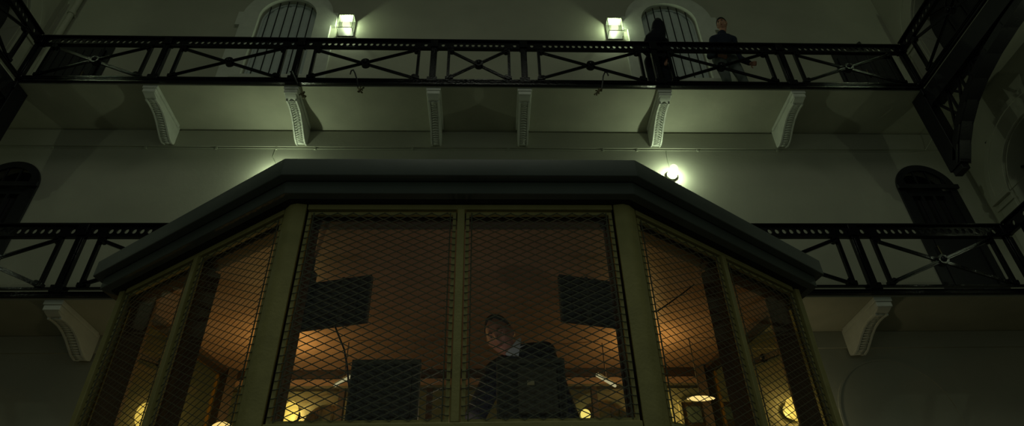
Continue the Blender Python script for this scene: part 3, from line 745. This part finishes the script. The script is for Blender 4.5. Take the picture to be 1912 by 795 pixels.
def head_pt(u,v,grow=0):
    # u azimuth (0 = face, -Y), v polar from top
    sx=math.sin(v)*math.sin(u); sy=-math.sin(v)*math.cos(u); sz=math.cos(v)
    x=.074*sx; y=.095*sy; z=.118*sz
    if sz<0:
        k=-sz; x*=1-.26*k*k; 
        if sy<0: y*=1-.10*k
        else: y*=1-.34*k; 
    if sy<0: y*=1-.06*abs(sy)
    fr=max(0,-sy)
    if fr>0:
        dy=0
        dy-=.022*g2(x,z,0,-.022,.011,.022)          # nose tip
        dy-=.009*g2(x,z,0,.008,.008,.02)           # bridge
        dy-=.006*g2(abs(x),z,.024,.032,.02,.008)     # brow
        dy+=.012*g2(abs(x),z,.030,.010,.014,.012)    # sockets
        dy-=.005*g2(abs(x),z,.042,-.014,.014,.014)   # cheek
        dy-=.006*g2(x,z,0,-.052,.02,.007)
        dy-=.006*g2(x,z,0,-.066,.018,.006)
        dy+=.005*g2(x,z,0,-.059,.022,.003)
        dy-=.010*g2(x,z,0,-.092,.02,.014)          # chin
        y+=dy*min(1,fr*1.6)
    return Vector((x*(1+grow/.075),y*(1+grow/.09),z*(1+grow/.115)))
def head_mesh(mb,mx,nu=72,nv=56):
    vs=[];fs=[]
    for j in range(1,nv):
        for i in range(nu): vs.append(head_pt(2*math.pi*i/nu,math.pi*j/nv))
    vs+= [head_pt(0,0.0001),head_pt(0,math.pi-.0001)]; e=len(vs)
    for j in range(nv-2):
        for i in range(nu): fs.append((j*nu+i,j*nu+(i+1)%nu,(j+1)*nu+(i+1)%nu,(j+1)*nu+i))
    for i in range(nu): fs.append((e-2,(i+1)%nu,i)); fs.append((e-1,(nv-2)*nu+i,(nv-2)*nu+(i+1)%nu))
    mb.add(vs,fs,True,mx)
    for s in(-1,1):
        mb.ell((s*.076,.008,-.005),(.009,.018,.031),mx=mx,nu=14,nv=10)
        mb.ell((s*.072,.0,-.02),(.008,.012,.014),mx=mx,nu=10,nv=8)
def hair_mesh(mx,front,back,recede=0):
    """front/back polar angle where the hair ends"""
    nu,nv=48,20; vs=[];fs=[]
    for layer,g in((0,.011),(1,-.004)):
        for j in range(nv+1):
            for i in range(nu):
                u=2*math.pi*i/nu; c=(1+math.cos(u))/2
                end=front*c**1.2+back*(1-c**1.2)
                if recede: end-=recede*(math.exp(-((abs((u+math.pi)%(2*math.pi)-math.pi)-.55)/.3)**2))
                v=end*j/nv+.0005
                gg=g*(1-.55*(j/nv)**3) if layer==0 else g
                vs.append(mx@(head_pt(u,v,gg)*(1.0)+Vector((0,0,random.uniform(0,.0015)))))
    o=(nv+1)*nu
    for L in(0,o):
        for j in range(nv):
            for i in range(nu): fs.append((L+j*nu+i,L+j*nu+(i+1)%nu,L+(j+1)*nu+(i+1)%nu,L+(j+1)*nu+i))
    for i in range(nu): fs.append((nv*nu+i,nv*nu+(i+1)%nu,o+nv*nu+(i+1)%nu,o+nv*nu+i))
    return MB().add(vs,fs,True)
def hand(mb,wr,d,nrm,side,curl=.5,sc=1):
    d=Vector(d).normalized(); nrm=Vector(nrm); nrm=(nrm-d*nrm.dot(d)).normalized(); s_=d.cross(nrm)*side
    wr=Vector(wr)
    for k in(-1.5,-.5,.5,1.5): capsule(mb,wr+d*.01+s_*.008*k*sc,wr+d*.085*sc+s_*.0185*k*sc,.014*sc,.0115*sc,10)
    for k,L in zip((-1.5,-.5,.5,1.5),(.062,.076,.080,.070)):
        p=wr+d*.085*sc+s_*.0185*k*sc; dd=d; rr=.009
        for seg in range(3):
            ang=curl*(.7+.35*seg); dd=(d*math.cos(ang*(seg+1)*.6)+nrm*math.sin(ang*(seg+1)*.6)).normalized()
            q=p+dd*L*sc*(.46,.30,.24)[seg]; capsule(mb,p,q,rr*sc,(rr-.0008)*sc,10); p=q; rr-=.0008
    p=wr+d*.025*sc+s_*.022*sc
    dd=(d*.6+s_*.75+nrm*.25).normalized(); q=p+dd*.045*sc; capsule(mb,p,q,.012*sc,.010*sc,10)
    q2=q+(d*.85+s_*.3+nrm*.4).normalized()*.03*sc; capsule(mb,q,q2,.010*sc,.0085*sc,10)
def lookmx(c,face,up=(0,0,1),sc=1):
    f=Vector(face).normalized(); y=-f; z=Vector(up); z=(z-y*z.dot(y)).normalized(); x=y.cross(z)
    m=Matrix((x,y,z)).transposed().to_4x4(); return Matrix.Translation(c)@m@Matrix.Scale(sc,4)
def person(loc,label,J,face,hup,cl,sc=1,hair=(1.0,1.9,0),collar=False,curl=(.5,.5),hn=((0,0,-1),(0,0,-1)),lids=False):
    root=empty('person',loc); tag(root,label,'person'); o=Vector(loc)
    J={k:Vector(v)-o for k,v in J.items()}
    hm=lookmx(J['head'],face,hup,sc)
    b=MB(); head_mesh(b,hm)
    nb=J['neck']; hb=hm@Vector((0,.022,-.06))
    capsule(b,hb,nb,.052*sc,.062*sc)
    sm=(J['shL']+J['shR'])/2; pel=(J['hpL']+J['hpR'])/2
    across=(J['shL']-J['shR']).normalized()
    def torso(mb,g):
        ch=sm.lerp(pel,.30); wa=sm.lerp(pel,.62)
        dpt=.105*sc
        for c0,hw,dp in((sm.lerp(pel,.05),.115,.08),(ch,.10,.105),(wa,.085,.10),(sm.lerp(pel,.9),.095,.10)):
            pass
        L=.5
        for k in range(10):
            t=k/9; c0=sm.lerp(pel,t); hw=(.135-.035*math.sin(math.pi*min(1,t*1.15)))*sc; dp=(.085+.03*math.sin(math.pi*min(1,t*.9+.12)))*sc
            ax=(J['shL']-J['shR']).lerp(J['hpL']-J['hpR'],t).normalized()
            z=(sm-pel).normalized(); y=z.cross(ax).normalized(); rot=Matrix((ax,y,z)).transposed()
            mb.ell(c0,(hw+g+.025*sc,dp+g,.085*sc+g),rot=rot,nu=18,nv=12)
        capsule(mb,sm+(sm-pel).normalized()*.02,nb,.07*sc+g,.055*sc+g)
        for s in('L','R'): capsule(mb,J['sh'+s],sm.lerp(nb,.5),.055*sc+g,.055*sc+g)
    torso(b,0)
    def arms(mb,g,cuff=0):
        for s in'LR':
            capsule(mb,J['sh'+s],J['el'+s],.052*sc+g,.040*sc+g); 
            w_=J['wr'+s]; w_=w_.lerp(J['el'+s],cuff); capsule(mb,J['el'+s],w_,.040*sc+g,(.027*sc+g*.9))
    arms(b,0)
    def legs(mb,g,stop=0):
        for s in'LR':
            capsule(mb,J['hp'+s],J['kn'+s],.085*sc+g,.055*sc+g); capsule(mb,J['kn'+s],J['an'+s].lerp(J['kn'+s],stop),.055*sc+g,.038*sc+g)
        mb.ell(pel,(.15*sc+g,.105*sc+g,.10*sc+g))
    legs(b,0)
    for i,s in enumerate('LR'):
        hand(b,J['wr'+s],J['hd'+s]-J['wr'+s],hn[i],1 if s=='L' else -1,curl[i],sc)
        capsule(b,J['an'+s],J['an'+s]+Vector((0,-.1,-.05)),.035,.03)
    body=remesh(b,'body','skin',root,.0048,3)
    t=MB(); torso(t,.016); arms(t,.014,.06); tp=remesh(t,cl[0][0],cl[0][1],root,.008,4)
    l=MB(); legs(l,.018,.05); remesh(l,'trousers',cl[1],root,.009,4)
    for s in'LR':
        a=J['an'+s]; m=MB(); capsule(m,a+Vector((0,.03,-.045)),a+Vector((0,-.16,-.055)),.045,.038); capsule(m,a+Vector((0,.0,.02)),a+Vector((0,0,-.04)),.05,.05); remesh(m,'shoe','shoe',root,.008,2)
    hair_mesh(hm,*hair).build('hair','hair',root)
    for s in(-1,1):
        MB().ell((s*.030,-.068,.009),(.0135,.012,.010),mx=hm,nu=14,nv=10).build('eye','eye',root)
        MB().ell((s*.030,-.0795,.0085),(.0055,.003,.0055),mx=hm,nu=10,nv=8).build('pupil','hair',root)
        MB().tube([hm@Vector((s*.014,-.092,.026)),hm@Vector((s*.030,-.089,.032)),hm@Vector((s*.046,-.078,.027))],[.003,.004,.002],6).build('eyebrow','hair',root)
    MB().ell((0,-.0995,-.0585),(.021,.006,.0045),mx=hm,nu=16,nv=8).build('mouth','lip',root)
    if lids:
        for s in(-1,1): MB().ell((s*.030,-.0685,.0125),(.0150,.0135,.0085),mx=hm,nu=16,nv=10).build('eyelid','skin',root)
    return root,J,hm
# the man in the dark suit, bowed over the desk
r,J,hm=person((.16,3.28,-.06),'man in a dark suit and white collar bowed over a desk behind the mesh',
 dict(head=(.064,3.06,1.470),neck=(.155,3.17,1.41),shL=(.300,3.20,1.435),shR=(.045,3.13,1.30),elL=(.405,3.12,1.04),elR=(-.06,2.98,1.02),
      wrL=(.40,3.02,.88),wrR=(-.03,2.99,.88),hdL=(.37,2.94,.85),hdR=(-.01,2.92,.85),hpL=(.25,3.40,.83),hpR=(.06,3.36,.83),
      knL=(.27,3.36,.42),knR=(.03,3.32,.42),anL=(.27,3.42,.04),anR=(.03,3.38,.04)),
 (-.27,-.88,-.46),(-.40,-.30,.86),(('suit_jacket','suit'),'suit'),.90,hair=(.62,1.85,.22),hn=((0,0,-1),(0,0,-1)),curl=(.25,.25),lids=True)
nb=J['neck']; ax=(hm.translation-nb).normalized()
ax=Vector((-.25,-.45,.86)).normalized()
# shirt collar, shirt front and lapels
lo=r.location
def quad(pts,t=.012):
    m=MB(); P=[Vector(p)-lo for p in pts]; nn=(P[1]-P[0]).cross(P[2]-P[0]).normalized()*t
    n=len(P); m.add(P+[p+nn for p in P],[tuple(range(n)),tuple(range(2*n-1,n-1,-1))]+[(i,(i+1)%n,n+(i+1)%n,n+i) for i in range(n)]); return m
cm=MB(); up=Vector((-.25,-.40,.88)).normalized(); a=up.cross(Vector((0,1,0))).normalized(); b=up.cross(a)
ringv=[];rf=[]; N=28
for j,(h,rr) in enumerate(((-.03,.080),(.0,.074),(.033,.066),(.028,.060),(-.01,.062))):
    for i in range(N):
        t=2*math.pi*i/N; ringv.append(nb+Vector((-.004,-.012,.004))+up*h+(a*math.cos(t)+b*math.sin(t))*rr)
for j in range(4):
    for i in range(N): rf.append((j*N+i,j*N+(i+1)%N,(j+1)*N+(i+1)%N,(j+1)*N+i))
cm.add(ringv,rf,True).build('shirt_collar','shirt',r)
quad([(.165,3.085,1.472),(.148,3.06,1.445),(.088,3.04,1.36),(.146,3.055,1.362)]).build('shirt_front','shirt',r)
# man on the upper gallery in a navy sweater and grey trousers
person((3.60,6.42,6.80),'man in navy sweater and grey trousers standing at the upper gallery railing, hand on hip',
 dict(head=(3.69,6.38,8.40),neck=(3.66,6.42,8.21),shL=(3.80,6.42,8.07),shR=(3.50,6.42,8.07),elL=(3.85,6.50,7.74),elR=(3.40,6.48,7.76),
      wrL=(3.91,6.36,7.46),wrR=(3.44,6.35,7.62),hdL=(3.96,6.30,7.39),hdR=(3.51,6.33,7.57),hpL=(3.68,6.44,7.66),hpR=(3.50,6.44,7.66),
      knL=(3.74,6.42,7.26),knR=(3.51,6.42,7.26),anL=(3.80,6.46,6.89),anR=(3.52,6.46,6.89)),
 (-.55,-.75,-.25),(0,0,1),(('sweater','sweater'),'trousers'),.98,hair=(1.05,1.95,.05),hn=((-1,0,0),(1,0,0)),curl=(.6,.5))
# person in black leaning at the railing
person((2.52,6.46,6.80),'person all in black leaning on the upper gallery railing in front of the barred window',
 dict(head=(2.66,6.36,8.35),neck=(2.63,6.40,8.15),shL=(2.70,6.40,7.99),shR=(2.45,6.46,7.98),elL=(2.72,6.46,7.70),elR=(2.38,6.38,7.74),
      wrL=(2.66,6.34,7.50),wrR=(2.42,6.33,7.56),hdL=(2.62,6.32,7.42),hdR=(2.46,6.31,7.48),hpL=(2.62,6.48,7.62),hpR=(2.46,6.48,7.62),
      knL=(2.64,6.44,7.24),knR=(2.42,6.44,7.24),anL=(2.66,6.48,6.89),anR=(2.42,6.48,6.89)),
 (.25,1,-.3),(0,0,1),(('coat','black'),'black'),.95,hair=(1.3,2.35,0),curl=(.5,.5))

p=[o for o in D.objects if o.get('label','').startswith('person all in black')][0]
hd=Vector((2.66,6.36,8.35))-p.location
m=MB(); capsule(m,hd+Vector((-.005,.0,-.02)),hd+Vector((-.03,.03,-.22)),.098,.125); capsule(m,hd+Vector((-.03,.03,-.2)),hd+Vector((-.09,.05,-.34)),.125,.17)
remesh(m,'hood','black',p,.009,4)
